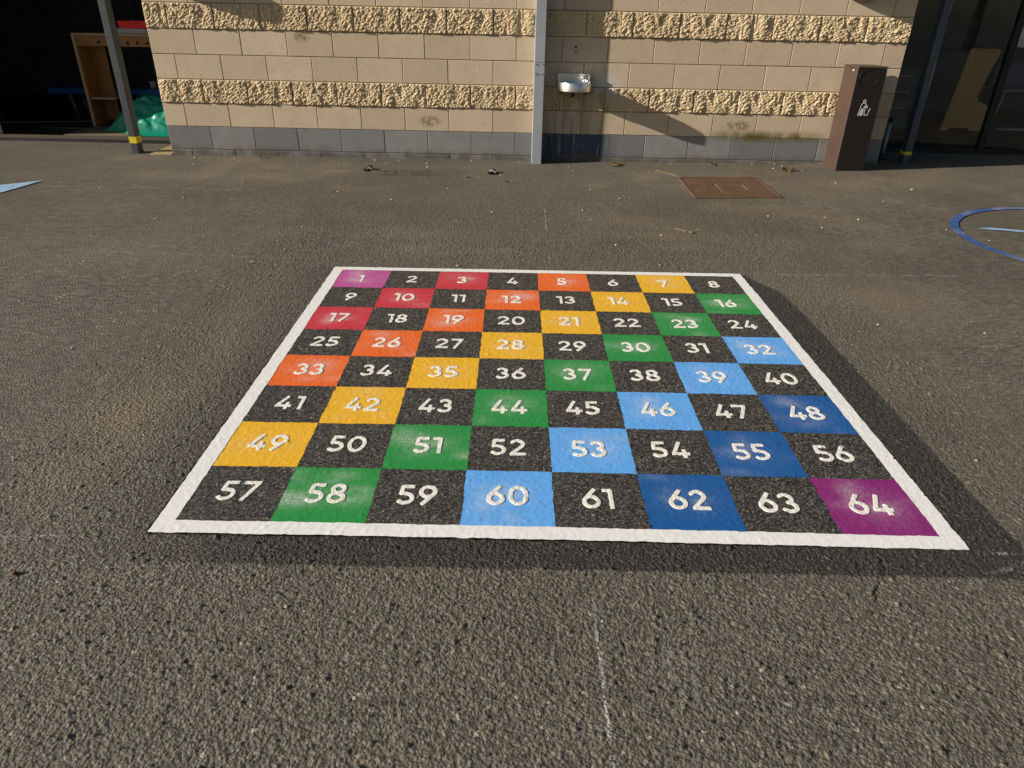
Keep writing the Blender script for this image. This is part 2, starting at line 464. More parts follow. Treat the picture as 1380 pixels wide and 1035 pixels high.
# ------------------------------------------------------------------ playground ground (one sheet to the horizon)
def geo(a, b, s0, r):
    out = [a]; s = s0; sg = 1 if b > a else -1
    while (b-out[-1])*sg > 0:
        out.append(out[-1]+sg*s); s *= r
    return out[1:]
def make_ground():
    xs = np.array(sorted(geo(-.62, -90, .012, 1.022)) + list(np.arange(-.62, 2.86, .0045)) + geo(2.86, 90, .012, 1.022))
    xs = np.unique(np.round(xs, 5))
    yn = [-3.34]; 
    while yn[-1] < 4.3:
        y = yn[-1]
        s = .0036 if y < -2.45 else (.0052 if y < -1.6 else (.0065 if y < -.6 else (.009 if y < .3 else (.014 if y < 1.5 else .022))))
        yn.append(y+s)
    ys = np.array(sorted(geo(-3.34, -90, .03, 1.12)) + yn + geo(yn[-1], 90, .04, 1.12))
    ys = np.unique(np.round(ys, 5))
    X, Y = np.meshgrid(xs, ys)
    near = 1-sst(np.abs(X-1.12), 2.2, 4.2)*.75
    fade = near*(1-.5*sst(Y, .0, 2.5))*(1-sst(Y, 4.0, 6))*sst(Y, -6, -3.6)
    H = samp(HT, X, Y)*1.28*fade
    broad = .004*(vnoise(X, Y, 1.3, 3)-.5)
    # pot holes by the wall
    def hole(cx, cy, rx, ry, d):
        q = ((X-cx)/rx)**2+((Y-cy)/ry)**2 + .8*(vnoise(X, Y, 18, 2)-.5)
        return -d*(1-sst(q, .3, 1.0))
    pits = hole(-.42, 3.0, .05, .09, .03)+hole(.80, 2.94, .06, .08, .03)+hole(.62, 2.72, .07, .03, .02)+hole(.15, 2.93, .45, .12, .012)
    Z = low(X, Y)+broad+H+pits
    u0, v0 = lat(-.2, -.2); u1, v1 = lat(8.2, 8.2)
    inside = (X > u0+.007) & (X < u1-.007) & (Y < v0-.008) & (Y > v1+.007)
    Z = np.where(inside, low(X, Y)-.011+H*.4, Z)
    n1 = vnoise(X, Y, 14, 4, 2.0); n2 = vnoise(X, Y, 2.2, 4, 9.0); n3 = vnoise(X, Y, .8, 4, 4.0); n4 = vnoise(X, Y, 60, 2, 1.0)
    w = .014*(n1-.5)
    def rect(x0, x1, y0, y1, s=.02):
        return sst(X+w, x0-s, x0+s)*(1-sst(X+w, x1-s, x1+s))*sst(Y+w, y0-s, y0+s)*(1-sst(Y+w, y1-s, y1+s))
    dark = rect(-.4, 2.535+.0, -2.487, .055, .006)*(sst(X+.3*(n2-.5), -.18, .28)*(1-sst(X, 8, 9))+(1-sst(X+.3*(n2-.5), -.18, .28))*.35*sst(X+.2*(n2-.5), -.40, -.05))
    dark = np.where((Y > -.5) & (X > 2.40), dark*sst(2.53-.12*sst(Y, -.3, .05)-X, -.02, .02), dark)
    # sealer runs on to the right below the board
    dark = np.maximum(dark, rect(2.3, 3.4, -2.487, -2.395, .02)*.9)
    dark = np.maximum(dark, .28*sst(n3, .52, .72))
    dirt = .55*sst(n2, .52, .8)*sst(Y, -.2, 2.0)+.10*sst(n3, .4, .7)
    for cx, cy, rx, ry, a in ((.25, .45, .5, .16, .5), (2.05, .55, .35, .2, .55), (1.2, .42, .9, .08, .35), (-.45, -1.75, .20, .48, .75), (-.05, .8, .7, .2, .6), (1.9, .85, .8, .18, .5), (-.62, 2.9, .3, .08, .9), (2.9, -1.1, .25, .5, .25), (-.62, 2.95, .25, .06, .75), (2.5, 3.05, .5, .12, .55), (3.4, 2.2, .9, .9, .3), (5.5, 2.9, 2.5, .6, .35), (-1.4, 1.35, 1.2, .12, .4), (-.35, -1.1, .2, .9, .4), (3.1, -.3, .8, .6, .35), (3.6, .6, .8, .5, .4), (-1.5, .3, .7, .4, .35), (.2, 3.2, 1.3, .12, .55)):
        q = ((X-cx)/rx)**2+((Y-cy)/ry)**2
        dirt = np.maximum(dirt, a*np.exp(-q*1.3)*sst(n2, .25, .6))
    dirt = np.clip(dirt*(1-.8*sst(dark, .4, .8)), 0, 1)
    rustm = sst(1-(((X-.02)/.42)**2+((Y-2.78-.04*X)/.055)**2), 0, .7)*.85+sst(1-(((X-.1)/.55)**2+((Y-2.93)/.14)**2), 0, .8)*.55
    rustm = np.clip(rustm*sst(n1, .25, .6), 0, 1)
    def line(x0, y0, x1, y1, wd, a, gap=.45):
        dx, dy = x1-x0, y1-y0; L2 = dx*dx+dy*dy
        t = np.clip(((X-x0)*dx+(Y-y0)*dy)/L2, 0, 1)
        d = np.hypot(X-x0-t*dx, Y-y0-t*dy)+.004*(n1-.5)
        return a*(1-sst(d, wd*.5, wd*1.3))*sst(n4, gap-.15, gap+.15)
    ch = line(1.238, -2.60, 1.235, -3.30, .0042, 1.0, .35)
    for a in ((1.236, .95, 1.25, 1.62, .006, .8, .45), (2.45, .07, 3.7, .12, .010, .5, .5), (-1.6, .27, -.35, .2, .012, .35, .5), (-.9, -2.42, -.30, -2.385, .008, .55, .5), (2.40, -2.385, 2.9, -2.36, .008, .6, .5),
              (-3.2, 2.05, -1.2, 2.02, .015, .4, .5), (1.40, -2.75, 1.47, -2.88, .012, .25, .6), (2.3, -2.5, 2.5, -2.42, .01, .25, .5)):
        ch = np.maximum(ch, line(*a))
    # grey cleaning marks near the board corner, thin rim halo outside the white line
    sm = np.exp(-(((X-1.42)/.06)**2+((Y+2.83)/.06)**2))*.22*sst(n4, .5, .8)
    ch = np.maximum(ch, sm)
    crack = 0*X
    t = (Y+2.62)/(2.62-2.36)
    d = np.abs(X-(2.045+.55*(Y+2.5)+.008*np.sin(Y*45)+.02*(n1-.5)))
    crack = (1-sst(d, .001, .0045))*sst(Y, -2.60, -2.57)*(1-sst(Y, -2.41, -2.39))
    Z -= crack*.0035
    chip = samp0(KT, X, Y)
    # beyond the fine zone the individual chips are not resolved
    lo_ = sst(Y, 1.0, 3.0)
    chip = chip*(1-.7*lo_)+.5*.7*lo_
    V = np.stack([X, Y, Z], -1).reshape(-1, 3)
    F = grid_faces(len(xs), len(ys))
    hid = ((X > u0+.06) & (X < u1-.06) & (Y < v0-.06) & (Y > v1+.06)).ravel()
    F = F[~(hid[F].all(1))]          # nothing is built under the paint sheets of the board
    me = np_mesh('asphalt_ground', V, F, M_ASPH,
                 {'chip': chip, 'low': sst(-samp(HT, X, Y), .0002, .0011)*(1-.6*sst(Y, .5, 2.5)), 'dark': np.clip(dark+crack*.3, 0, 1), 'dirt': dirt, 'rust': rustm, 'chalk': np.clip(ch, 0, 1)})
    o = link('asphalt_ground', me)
    tag(o, 'grey brown coarse tarmac of the playground', kind='structure')
    print('ground verts', len(V))
make_ground()

# ------------------------------------------------------------------ building
WY = 3.616
X0J = -2.1566
BL, CH = .45, .225
ZB = .2626-CH
WL, WR = X0J-BL*.985, X0J+BL*15.46
wall = empty('building_wall', (0, 0, 0), label='cream block wall with rough split face bands and a grey plinth course', cat='wall')
box('wall_core', M_MORTAR, wall, WL+.004, WR-.004, WY+.006, 4.38, -.25, ZB+CH*13)

def smooth_block_mesh(L, h, name, mat):
    bm = bmesh.new(); g = .0032
    add_box(bm, g, L-g, 0, .09, g, h-g, bev=.003)
    me = bpy.data.meshes.new(name); bm.to_mesh(me); bm.free(); me.materials.append(mat); return me
def split_block_mesh(L, h, name, seed):
    nx = max(12, int(L/.0055)); ny = int(h/.0055)
    g = .0025
    xs = np.linspace(g, L-g, nx); zs = np.linspace(g, h-g, ny)
    X, Z = np.meshgrid(xs, zs)
    rr = np.random.default_rng(seed)
    # facetted broken face: tilted cells + noise, higher along diagonals
    n = int(L*h/.00013); cx = rr.random(n)*L; cz = rr.random(n)*h
    tx = rr.normal(0, .40, n); tz = rr.normal(0, .32, n); hp = rr.random(n)*.0065
    best = np.full(X.shape, -9.0)
    for a in range(n):
        ux = X-cx[a]; uz = (Z-cz[a])
        ur = ux*.86+uz*.5; vr = -ux*.5+uz*.86; v = hp[a]+tx[a]*ux+tz[a]*uz-(ur*ur*.55+vr*vr*1.9)/(2*.0095)
        best = np.maximum(best, v)
    best -= best.mean()
    big = .020*(vnoise(X*1.4+seed*3.1, Z*.8+seed*1.7, 8, 2)-.5)-.010*sst(vnoise(X*2.0+seed*1.9, Z*.9+seed, 8, 1), .74, .80)
    fine = .008*(vnoise(X+seed, Z+seed*2.3, 60, 3)-.5)
    D = .013+best+big+fine
    edge = np.minimum(np.minimum(X-g, L-g-X), np.minimum(Z-g, h-g-Z)*1.0)
    D = .001+np.clip(D, .001, .03)*sst(edge, -.003, .008)
    F = np.stack([X, -D, Z], -1).reshape(-1, 3)
    faces = grid_faces(nx, ny)
    # back rim to close the block
    idx = np.arange(nx*ny).reshape(ny, nx)
    loop = np.concatenate([idx[0, :], idx[1:, -1], idx[-1, -2::-1], idx[-2:0:-1, 0]])
    back = F[loop].copy(); back[:, 1] = .09
    nb = len(F); V = np.vstack([F, back]); m = len(loop); k = np.arange(m)
    side = np.stack([loop[k], nb+k, nb+(k+1) % m, loop[(k+1) % m]], 1)
    return np_mesh(name, V, np.vstack([faces, side]), M_SPLIT, smooth=False)
plain = {}
def smesh(L, mat, nm):
    k = (round(L, 4), nm)
    if k not in plain: plain[k] = smooth_block_mesh(L, CH, nm, mat)
    return plain[k]
splits = [split_block_mesh(BL, CH, 'split_block', s) for s in range(9)]
split_short = {}
def lay(course):
    z = ZB+course*CH
    rough = course in (2, 5, 8, 11)
    off = 0 if course % 2 == 0 else .5
    k = -1.0 if off == 0 else -1.5
    while X0J+k*BL < WR-.01:
        a = max(X0J+k*BL, WL); b = min(X0J+(k+1)*BL, WR)
        L = b-a
        if L > .03:
            full = abs(L-BL) < .002
            y = WY+(0 if rough else random.uniform(-.0012, .0012))
            if rough:
                if full: me = random.choice(splits)
                else:
                    kk = round(L, 3)
                    if kk not in split_short: split_short[kk] = split_block_mesh(L, CH, 'split_block', 50+len(split_short))
                    me = split_short[kk]
                o = link('split_block', me, wall, (a, y, z))
            else:
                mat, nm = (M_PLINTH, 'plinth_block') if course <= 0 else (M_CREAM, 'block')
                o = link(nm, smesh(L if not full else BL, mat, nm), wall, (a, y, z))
        k += 1
for c in range(-1, 12): lay(c)
# holes and fixings left in the wall above the fountain
for (x, z, r) in ((1.575, 1.072, .011), (1.568, 1.035, .005), (1.585, 1.030, .005), (1.577, 1.022, .005)):
    bm = bmesh.new(); add_tube(bm, [(x, WY-.0035, z), (x, WY+.01, z)], r, 12)
    bm_obj('fixing_hole', bm, M_BLACK, wall)

# recess canopies, rooms behind the glazing
can = empty('entrance_canopy', (-6.0, 3.5, 2.62), label='flat canopy over the glazed bay left of the block wall', cat='canopy')
for n_, x0, x1 in ((0, -9.5, WL-.02), (1, WR+.02, 12)):
    o = bpy.data.objects.new('entrance_canopy', None) if n_ else can
    if n_:
        COL.objects.link(o); o.location = (8.0, 3.5, 2.62)
        tag(o, 'flat canopy over the glazed bay right of the block wall', 'canopy')
    b = box('roof_slab', M_RENDER, None, x0, x1, 3.45, 4.38, 2.62, 2.86); b.parent = o; b.location = (-o.location.x, -o.location.y, -o.location.z)
def room(x0, x1, z, name):
    fl = box('room_floor', M_ROOMF, None, x0, x1, 4.36, 8.6, z-.2, z); tag(fl, 'dark floor inside the %s room' % name, kind='structure')
    for nm, a in (('room_back_wall', (x0, x1, 8.6, 8.75, z-.2, 2.9)), ('room_side_wall', (x0-.15, x0, 4.40, 8.6, z-.2, 2.9)), ('room_side_wall', (x1, x1+.15, 4.40, 8.6, z-.2, 2.9)), ('room_ceiling', (x0, x1, 4.40, 8.6, 2.7, 2.9))):
        o = box(nm, M_ROOM, None, *a); tag(o, 'dark %s of the %s room' % (nm.replace('_', ' ')[5:], name), kind='structure')
room(-9.5, WL-.02, .0, 'left'); room(WR+.02, 12.0, .03, 'right')

# left glazed front: sill track, dark pane, open doorway
GY = 4.40
gf = empty('glazed_door_front', (-5, GY, 0), label='dark glazed sliding door front with aluminium track left of the block wall', cat='glass door')
def gbox(par, nm, mat, x0, x1, y0, y1, z0, z1):
    b = box(nm, mat, None, x0, x1, y0, y1, z0, z1); b.parent = par; b.location = -Vector(par.location); return b
gbox(gf, 'track_rail', M_ALU, -9.4, WL-.03, GY-.10, GY-.055, -.04, .014)
gbox(gf, 'track_rail', M_ALU, -9.4, WL-.03, GY-.03, GY+.005, -.04, .022)
gbox(gf, 'threshold', M_ALUD, -9.4, WL-.03, GY-.13, GY-.104, -.05, .004)
gbox(gf, 'door_stile', M_ALUD, -4.92, -4.86, GY-.02, GY+.03, .03, 2.6)
gbox(gf, 'bottom_rail', M_ALUD, -9.4, -4.92, GY-.02, GY+.03, .024, .13)
gbox(gf, 'glass_pane', M_GLASS_L, -9.4, -4.92, GY, GY+.006, .132, 2.6)
gr = empty('window_front', (8, GY, 0), label='dark glazed window front in shade right of the block wall', cat='window')
gbox(gr, 'sill_rail', M_ALUD, WR+.03, 12, GY-.03, GY+.03, .0, .075)
for a, b in ((WR+.05, 6.28), (6.35, 8.2), (8.27, 11.9)):
    gbox(gr, 'glass_pane', M_GLASS_R, a, b, GY, GY+.006, .078, 2.6)
for a in (6.28, 8.2): gbox(gr, 'mullion', M_ALUD, a, a+.07, GY-.03, GY+.03, .078, 2.6)

# canopy posts
def post(x, y, mat, label, yaw, w, d, top=2.62):
    z0 = lowf(x, y)-.02
    e = empty('canopy_post', (x, y, z0), label=label, cat='post', group='steel posts holding the canopies')
    bm = bmesh.new(); add_box(bm, 0, w, 0, d, 0, top-z0, bev=.004); bm_obj('post_shaft', bm, mat, e)
    bm = bmesh.new(); add_box(bm, -.002, w+.002, -.002, d+.002, yaw[0]-z0, yaw[1]-z0)
    bm_obj('yellow_band', bm, M_YELLOW, e)
    bm = bmesh.new(); add_box(bm, -.02, w+.02, -.02, d+.02, 0, .022, bev=.002); bm_obj('base_plate', bm, mat, e)
post(-3.045, 3.66, M_POST, 'blue grey square steel post with yellow tape near its foot left of the wall', (.075, .14), .072, .11)
post(5.115, 3.715, M_POSTD, 'dark blue grey steel post in shade with a yellow patch right of the bin', (.105, .14), .072, .10)
# small paved strip between the left post and the wall
o = box('pale_paving_strip', M_PAVE, None, -2.83, WL-.005, 3.60, 4.26, -.09, -.016)
tag(o, 'small pale sandy paving strip between the left post and the wall corner', kind='structure')
# short pipe by the right wall corner
e = empty('short_pipe', (4.975, 3.9, .03), label='short grey vertical pipe with a dark collar beside the right wall corner', cat='pipe')
bm = bmesh.new(); add_tube(bm, [(0, 0, 0), (0, 0, .37)], .019, 14); bm_obj('pipe_body', bm, M_TUBE, e, smooth=True)
bm = bmesh.new(); add_tube(bm, [(0, 0, 0), (0, 0, .02), (0, 0, .05), (0, 0, .06)], [.045, .045, .03, .022], 14); bm_obj('pipe_foot', bm, M_BLACK, e)
bm = bmesh.new(); add_tube(bm, [(0, 0, .37), (0, 0, .40), (.01, 0, .43)], [.024, .024, .012], 14); bm_obj('pipe_cap', bm, M_BLACK, e)

# pale grey steel casing in front of the wall
FX0, FX1, FY = 1.172, 1.272, 3.452
z0 = lowf(1.2, 3.45)-.01
e = empty('downpipe_casing', (FX0, FY, z0), label='pale grey square steel downpipe casing standing against the block wall', cat='downpipe')
bm = bmesh.new(); add_box(bm, 0, FX1-FX0, 0, WY-FY+.002, 0, .823-z0, bev=.003); bm_obj('lower_casing', bm, M_STEEL_GREY, e)
bm = bmesh.new(); add_box(bm, .0, FX1-FX0, 0, WY-FY+.002, .938-z0, 3.0, bev=.003); bm_obj('upper_casing', bm, M_STEEL_GREY, e)
bm = bmesh.new(); add_box(bm, -.001, FX1-FX0+.001, -.001, WY-FY+.001, .825-z0, .936-z0, bev=.002); bm_obj('joint_sleeve', bm, M_STEEL_GREY, e)
for dz in (.84, .922):
    for dx in (.018, .082):
        bm = bmesh.new(); add_tube(bm, [(dx, -.003, dz-z0), (dx, -.008, dz-z0)], .0055, 8); bm_obj('screw', bm, M_SCREW, e)

# ------------------------------------------------------------------ drinking fountain
def fountain():
    cx, rim, bot = 1.571, .772, .690
    hw, dep = .160, .355
    e = empty('drinking_fountain', (cx, WY, bot), label='stainless steel drinking fountain with a bubbler fixed to the block wall', cat='drinking fountain')
    def outline(sc, inset=0.0):
        pts = []
        w = hw-inset; d = dep-inset
        # straight sides then round nose
        ys = d-w
        pts.append((-w*sc, 0.0)); pts.append((-w*sc, -ys*sc*1.0))
        for k in range(1, 20):
            a = math.pi*k/20
            pts.append((-w*sc*math.cos(a), -(ys*sc+w*sc*math.sin(a))))
        pts.append((w*sc, -ys*sc)); pts.append((w*sc, 0.0))
        return pts
    bm = bmesh.new()
    rings = []
    prof = [(.0, 0.93, 0), (.003, .985, 0), (.008, 1.0, 0), (rim-bot-.004, 1.0, 0), (rim-bot, .995, 0), (rim-bot, 1.0, .014), (rim-bot-.008, 1.0, .018), (.035, .86, .03), (.018, .55, .03)]
    for z, sc, ins in prof:
        rings.append([bm.verts.new((x, y-.001, z)) for x, y in outline(sc, ins)])
    n = len(rings[0])
    for A, B in zip(rings, rings[1:]):
        for j in range(n-1): bm.faces.new((A[j], A[j+1], B[j+1], B[j]))
    bm.faces.new(rings[0]); bm.faces.new(rings[-1][::-1])
    b = bm_obj('bowl', bm, M_STEEL, e)
    for f in b.data.polygons: f.use_smooth = True
    b.data.set_sharp_from_angle(angle=math.radians(35))
    bm = bmesh.new(); add_box(bm, -hw, hw, -.012, -.001, .0, .148, bev=.002); bm_obj('back_plate', bm, M_STEEL, e)
    bm = bmesh.new(); add_box(bm, hw-.008, hw, -.06, -.012, rim-bot, .140, bev=.002); bm_obj('side_guard', bm, M_STEEL, e)
    bm = bmesh.new(); add_tube(bm, [(.085, -.16, .055), (.085, -.16, .09), (.092, -.155, .108), (.110, -.14, .128), (.118, -.13, .134)], [.012, .011, .010, .010, .012], 12)
    sp = bm_obj('bubbler_spout', bm, M_STEEL, e, smooth=True)
    bm = bmesh.new(); add_tube(bm, [(.120, -.06, .09), (.120, -.085, .09)], .014, 12); bm_obj('push_button', bm, M_STEEL, e, smooth=True)
    bm = bmesh.new(); add_tube(bm, [(-.01, -.18, 0), (-.01, -.18, -.03), (-.01, -.17, -.045), (-.01, -.02, -.06), (-.01, -.001, -.06)], .016, 12); bm_obj('waste_pipe', bm, M_BLACK, e, smooth=True)
    for sx in (-1, 1):
        bm = bmesh.new(); add_prism(bm, [(-.001, -.002), (-.12, -.002), (-.001, -.06)], 'x', sx*(hw-.03), sx*(hw-.03)+.006); bm_obj('bracket', bm, M_SCREW, e)
fountain()

# wall lights high on the wall; only the underside of one dips into view
def wall_light(x, zb, label):
    e = empty('wall_light', (x, WY, zb), label=label, cat='wall light', group='brown half round wall lights')
    bm = bmesh.new()
    W, Hh, D = .15, .26, .26
    nu, nv = 18, 9
    rings = []
    for j in range(nv+1):
        a = math.pi/2*j/nv; z = Hh*.62*(1-math.cos(a)); rr = math.sin(a)
        rings.append([bm.verts.new((-W*max(.05, rr)*math.cos(math.pi*i/nu), -D*max(.05, rr)*math.sin(math.pi*i/nu)-.001, z)) for i in range(nu+1)])
    rings.append([bm.verts.new((-W*math.cos(math.pi*i/nu), -D*math.sin(math.pi*i/nu)-.001, Hh)) for i in range(nu+1)])
    for A, B in zip(rings, rings[1:]):
        for i in range(nu): bm.faces.new((A[i], A[i+1], B[i+1], B[i]))
    bm.faces.new(rings[0]); bm.faces.new(rings[-1][::-1])
    bm_obj('lamp_housing', bm, M_LAMP, e, smooth=True)
    bm = bmesh.new(); add_box(bm, -W-.01, W+.01, -.014, -.001, Hh*.35, Hh+.02, bev=.003); bm_obj('back_plate', bm, M_LAMP, e)
wall_light(-2.22, 1.455, 'brown wall light above the frame casting its shadow on the left rough band')
wall_light(4.25, 1.50, 'brown wall light whose underside shows above the brown bin')

# ------------------------------------------------------------------ litter bin
def bin_():
    z0 = lowf(4.35, 3.3)-.008
    e = empty('litter_bin', (4.216, 3.245, z0), math.radians(2.5), label='tall slim dark brown steel litter bin with white litter symbol standing by the wall', cat='bin')
    w, d, h = .282, .29, .965
    bm = bmesh.new(); add_box(bm, 0, w, .014, d, 0, h-.02, bev=.004); bm_obj('bin_body', bm, M_BIN, e)
    bm = bmesh.new()
    # front door with a round recessed aperture near the top
    cx, cz, r = .118, .855, .085
    n = 32
    circ = [(cx+r*math.cos(2*math.pi*k/n), cz+r*math.sin(2*math.pi*k/n)*.9) for k in range(n)]
    rect = [(.003, .003), (w-.003, .003), (w-.003, h-.022), (.003, h-.022)]
    cv = [bm.verts.new((a, 0, b)) for a, b in circ]; rv = [bm.verts.new((a, 0, b)) for a, b in rect]
    es = [bm.edges.new((cv[k], cv[(k+1) % n])) for k in range(n)]+[bm.edges.new((rv[k], rv[(k+1) % 4])) for k in range(4)]
    bmesh.ops.triangle_fill(bm, edges=es, use_beauty=True)
    for f in [f for f in bm.faces if all(v in cv for v in f.verts)]: bm.faces.remove(f)
    cb = [bm.verts.new((v.co.x, .003, v.co.z)) for v in cv]
    for k in range(n): bm.faces.new((cv[k], cv[(k+1) % n], cb[(k+1) % n], cb[k]))
    bm.faces.new(cb)
    rb = [bm.verts.new((v.co.x, .013, v.co.z)) for v in rv]
    for k in range(4): bm.faces.new((rv[k], rv[(k+1) % 4], rb[(k+1) % 4], rb[k]))
    dr = bm_obj('front_door', bm, M_BIN_SHADE, e)
    bm = bmesh.new(); add_tube(bm, [(cx+(r+.006)*math.cos(a), -.0015, cz+(r+.006)*.9*math.sin(a)) for a in [2*math.pi*k/40 for k in range(41)]], .0014, 6)
    bm_obj('aperture_ring', bm, M_BIN_SHADE, dr)
    bm = bmesh.new(); add_box(bm, -.003, w+.003, -.002, d+.003, h-.018, h, bev=.003); bm_obj('lid', bm, M_BIN, e)
    bm = bmesh.new(); add_tube(bm, [(.001, .085, .925), (-.006, .085, .925)], .009, 12); bm_obj('lock', bm, M_WSIGN, e)
    # litter symbol: person dropping rubbish in a basket (drawn as raised strokes)
    bm = bmesh.new()
    ox, oz, sc = .088, .530, .145
    def stroke(pts, wd=.045):
        for (a, b), (c, dd) in zip(pts, pts[1:]):
            L = math.hypot(c-a, dd-b) or 1e-6
            px, pz = -(dd-b)/L*wd/2, (c-a)/L*wd/2; ex, ez = (c-a)/L*wd*.3, (dd-b)/L*wd*.3
            q = [(a+px-ex, b+pz-ez), (a-px-ex, b-pz-ez), (c-px+ex, dd-pz+ez), (c+px+ex, dd+pz+ez)]
            yo = -.0016-.0001*random.random()
            bm.faces.new([bm.verts.new((ox+sc*u*.92, yo, oz+sc*v)) for u, v in q])
    stroke([(.33+.085*math.cos(a), .90+.085*math.sin(a)) for a in [2*math.pi*k/14 for k in range(15)]])
    stroke([(.05, .02), (.10, .40), (.14, .62), (.20, .75), (.33, .80), (.45, .76), (.53, .64), (.56, .56)])
    stroke([(.05, .02), (.15, .02)]); stroke([(.15, .02), (.19, .30), (.24, .42)])
    stroke([(.24, .42), (.20, .18), (.23, .02), (.34, .02), (.38, .25), (.36, .42), (.24, .42)])
    stroke([(.29, .38), (.28, .06)]); stroke([(.33, .38), (.33, .06)], .03)
    stroke([(.36, .50), (.44, .62), (.56, .56), (.66, .54)]); stroke([(.38, .50), (.52, .50), (.66, .54)])
    stroke([(.47, .42), (.50, .04), (.74, .04), (.82, .42)]); stroke([(.47, .42), (.56, .40)]); stroke([(.76, .30), (.86, .44)])
    bm_obj('litter_symbol', bm, M_WSIGN, dr)
bin_()

# ------------------------------------------------------------------ manhole cover
def manhole():
    C = [Vector((2.559, 2.83)), Vector((3.325, 2.90)), Vector((3.305, 2.07)), Vector((2.535, 1.995))]
    z = lowf(2.9, 2.4)+.004
    c = sum(C, Vector((0, 0)))/4
    e = empty('manhole_cover', (c.x, c.y, z), label='rusty brown square iron access cover set in the tarmac in front of the wall', cat='manhole cover')
    def quad(f):
        return [((p-c)*f) for p in C]
    bm = bmesh.new()
    A = quad(1.0); B = quad(.955)
    va = [bm.verts.new((p.x, p.y, .004)) for p in A]; vb = [bm.verts.new((p.x, p.y, .004)) for p in B]
    vc = [bm.verts.new((p.x, p.y, -.03)) for p in A]; vd = [bm.verts.new((p.x, p.y, -.03)) for p in B]
    for i in range(4):
        j = (i+1) % 4
        bm.faces.new((va[i], va[j], vb[j], vb[i])); bm.faces.new((vc[i], vc[j], va[j], va[i])); bm.faces.new((vb[i], vb[j], vd[j], vd[i]))
    bm_obj('frame', bm, M_RUST, e)
    # cast cover: relief grid with lifting slots
    n = 90
    u = np.linspace(0, 1, n); Uu, Vv = np.meshgrid(u, u)
    Q = quad(.945); q = [np.array(p) for p in Q]
    P = (q[0][None, None]*((1-Uu)*Vv)[..., None]+q[1][None, None]*(Uu*Vv)[..., None]+q[2][None, None]*(Uu*(1-Vv))[..., None]+q[3][None, None]*((1-Uu)*(1-Vv))[..., None])
    Z = .0015+.003*(vnoise(P[..., 0], P[..., 1], 25, 3)-.5)
    tread = (np.abs(np.sin(Uu*60))*np.abs(np.sin(Vv*60)) > .75)*.0012
    Z = Z+tread
    for ux, v0, v1 in ((.36, .30, .68), (.70, .34, .62)):
        Z -= .012*(1-sst(np.abs(Uu-ux), .006, .016))*sst(Vv, v0-.02, v0)*(1-sst(Vv, v1, v1+.02))
    edge = np.minimum(np.minimum(Uu, 1-Uu), np.minimum(Vv, 1-Vv)); Z -= .02*(edge < .001)
    V = np.stack([P[..., 0], P[..., 1], Z], -1).reshape(-1, 3)
    link('cover_plate', np_mesh('cover_plate', V, grid_faces(n, n), M_RUST, smooth=False), e)
manhole()

# ------------------------------------------------------------------ painted number board
def surf(x, y): return low(x, y)+samp(HT, x, y)
board = empty('number_grid', (0, 0, 0), label='painted one to sixty four number grid with coloured squares on the tarmac', cat='playground marking')
COLOR = {}
for k, ns in {'lilac': (1,), 'crimson': (3, 10, 17), 'orange': (5, 12, 19, 26, 33), 'yellow': (7, 14, 21, 28, 35, 42, 49),
              'green': (16, 23, 30, 37, 44, 51, 58), 'light_blue': (32, 39, 46, 53, 60), 'dark_blue': (48, 55, 62), 'purple': (64,)}.items():
    for n_ in ns: COLOR[n_] = k
NB = 49
def sheet(name, i0, i1, j0, j1, ni, nj, mat, parent, lift, hk, spray=None, rag=1.0, label=None):
    I, J = np.meshgrid(np.linspace(i0, i1, ni), np.linspace(j0, j1, nj))
    x, y = lat(I, J)
    if rag: x, y = wobble(x, y)
    h = samp(HT, x, y)
    z = low(x, y)+h*hk+lift
    V = np.stack([x, y, z], -1).reshape(-1, 3)
    at = {'chip': samp0(KT, x, y), 'pit': sst(-h, .0002, .0022), 'spray': np.zeros_like(x) if spray is None else spray(I, J)}
    me = np_mesh(name, V, grid_faces(ni, nj)[:, ::-1], mat, at)
    o = link(name, me, parent)
    if label: o['label'] = label
    return o

def el(cx, cy, rx, ry, a0, a1, n=18):
    return [(cx+rx*math.cos(math.radians(a0+(a1-a0)*k/n)), cy+ry*math.sin(math.radians(a0+(a1-a0)*k/n))) for k in range(n+1)]
six = [el(.335, .335, .255, .255, 0, 360, 30), [(.50, .99), (.30, .72), (.155, .50), (.09, .38)]]
W_ = .74
GLY = {
 '0': (W_, [el(.37, .5, .29, .42, 0, 360, 36)]),
 '1': (.36, [[(-.02, .92), (.27, .92)], [(.27, 1.0), (.27, 0)]]),
 '2': (.66, [el(.31, .69, .235, .23, 160, -32, 20)+[(.08, .08)], [(.02, .08), (.66, .08)]]),
 '3': (.64, [el(.29, .715, .21, .205, 155, -90, 20), el(.29, .305, .255, .225, 90, -155, 22)]),
 '4': (.74, [[(.44, 1.0), (.10, .25)], [(.03, .25), (.74, .25)], [(.53, .52), (.53, 0)]]),
 '5': (.64, [[(.10, .92), (.58, .92)], [(.155, .92), (.12, .52)], [(.09, .55), (.24, .56)]+el(.30, .315, .26, .235, 90, -150, 22)]),
 '6': (.66, six),
 '7': (.62, [[(.0, .92), (.62, .92)], [(.555, .90), (.20, 0)]]),
 '8': (.66, [el(.33, .725, .205, .195, 0, 360, 28), el(.33, .285, .255, .21, 0, 360, 28)]),
 '9': (.66, [[(.66-x, 1-y) for x, y in s_] for s_ in six]),
}
SW = .158
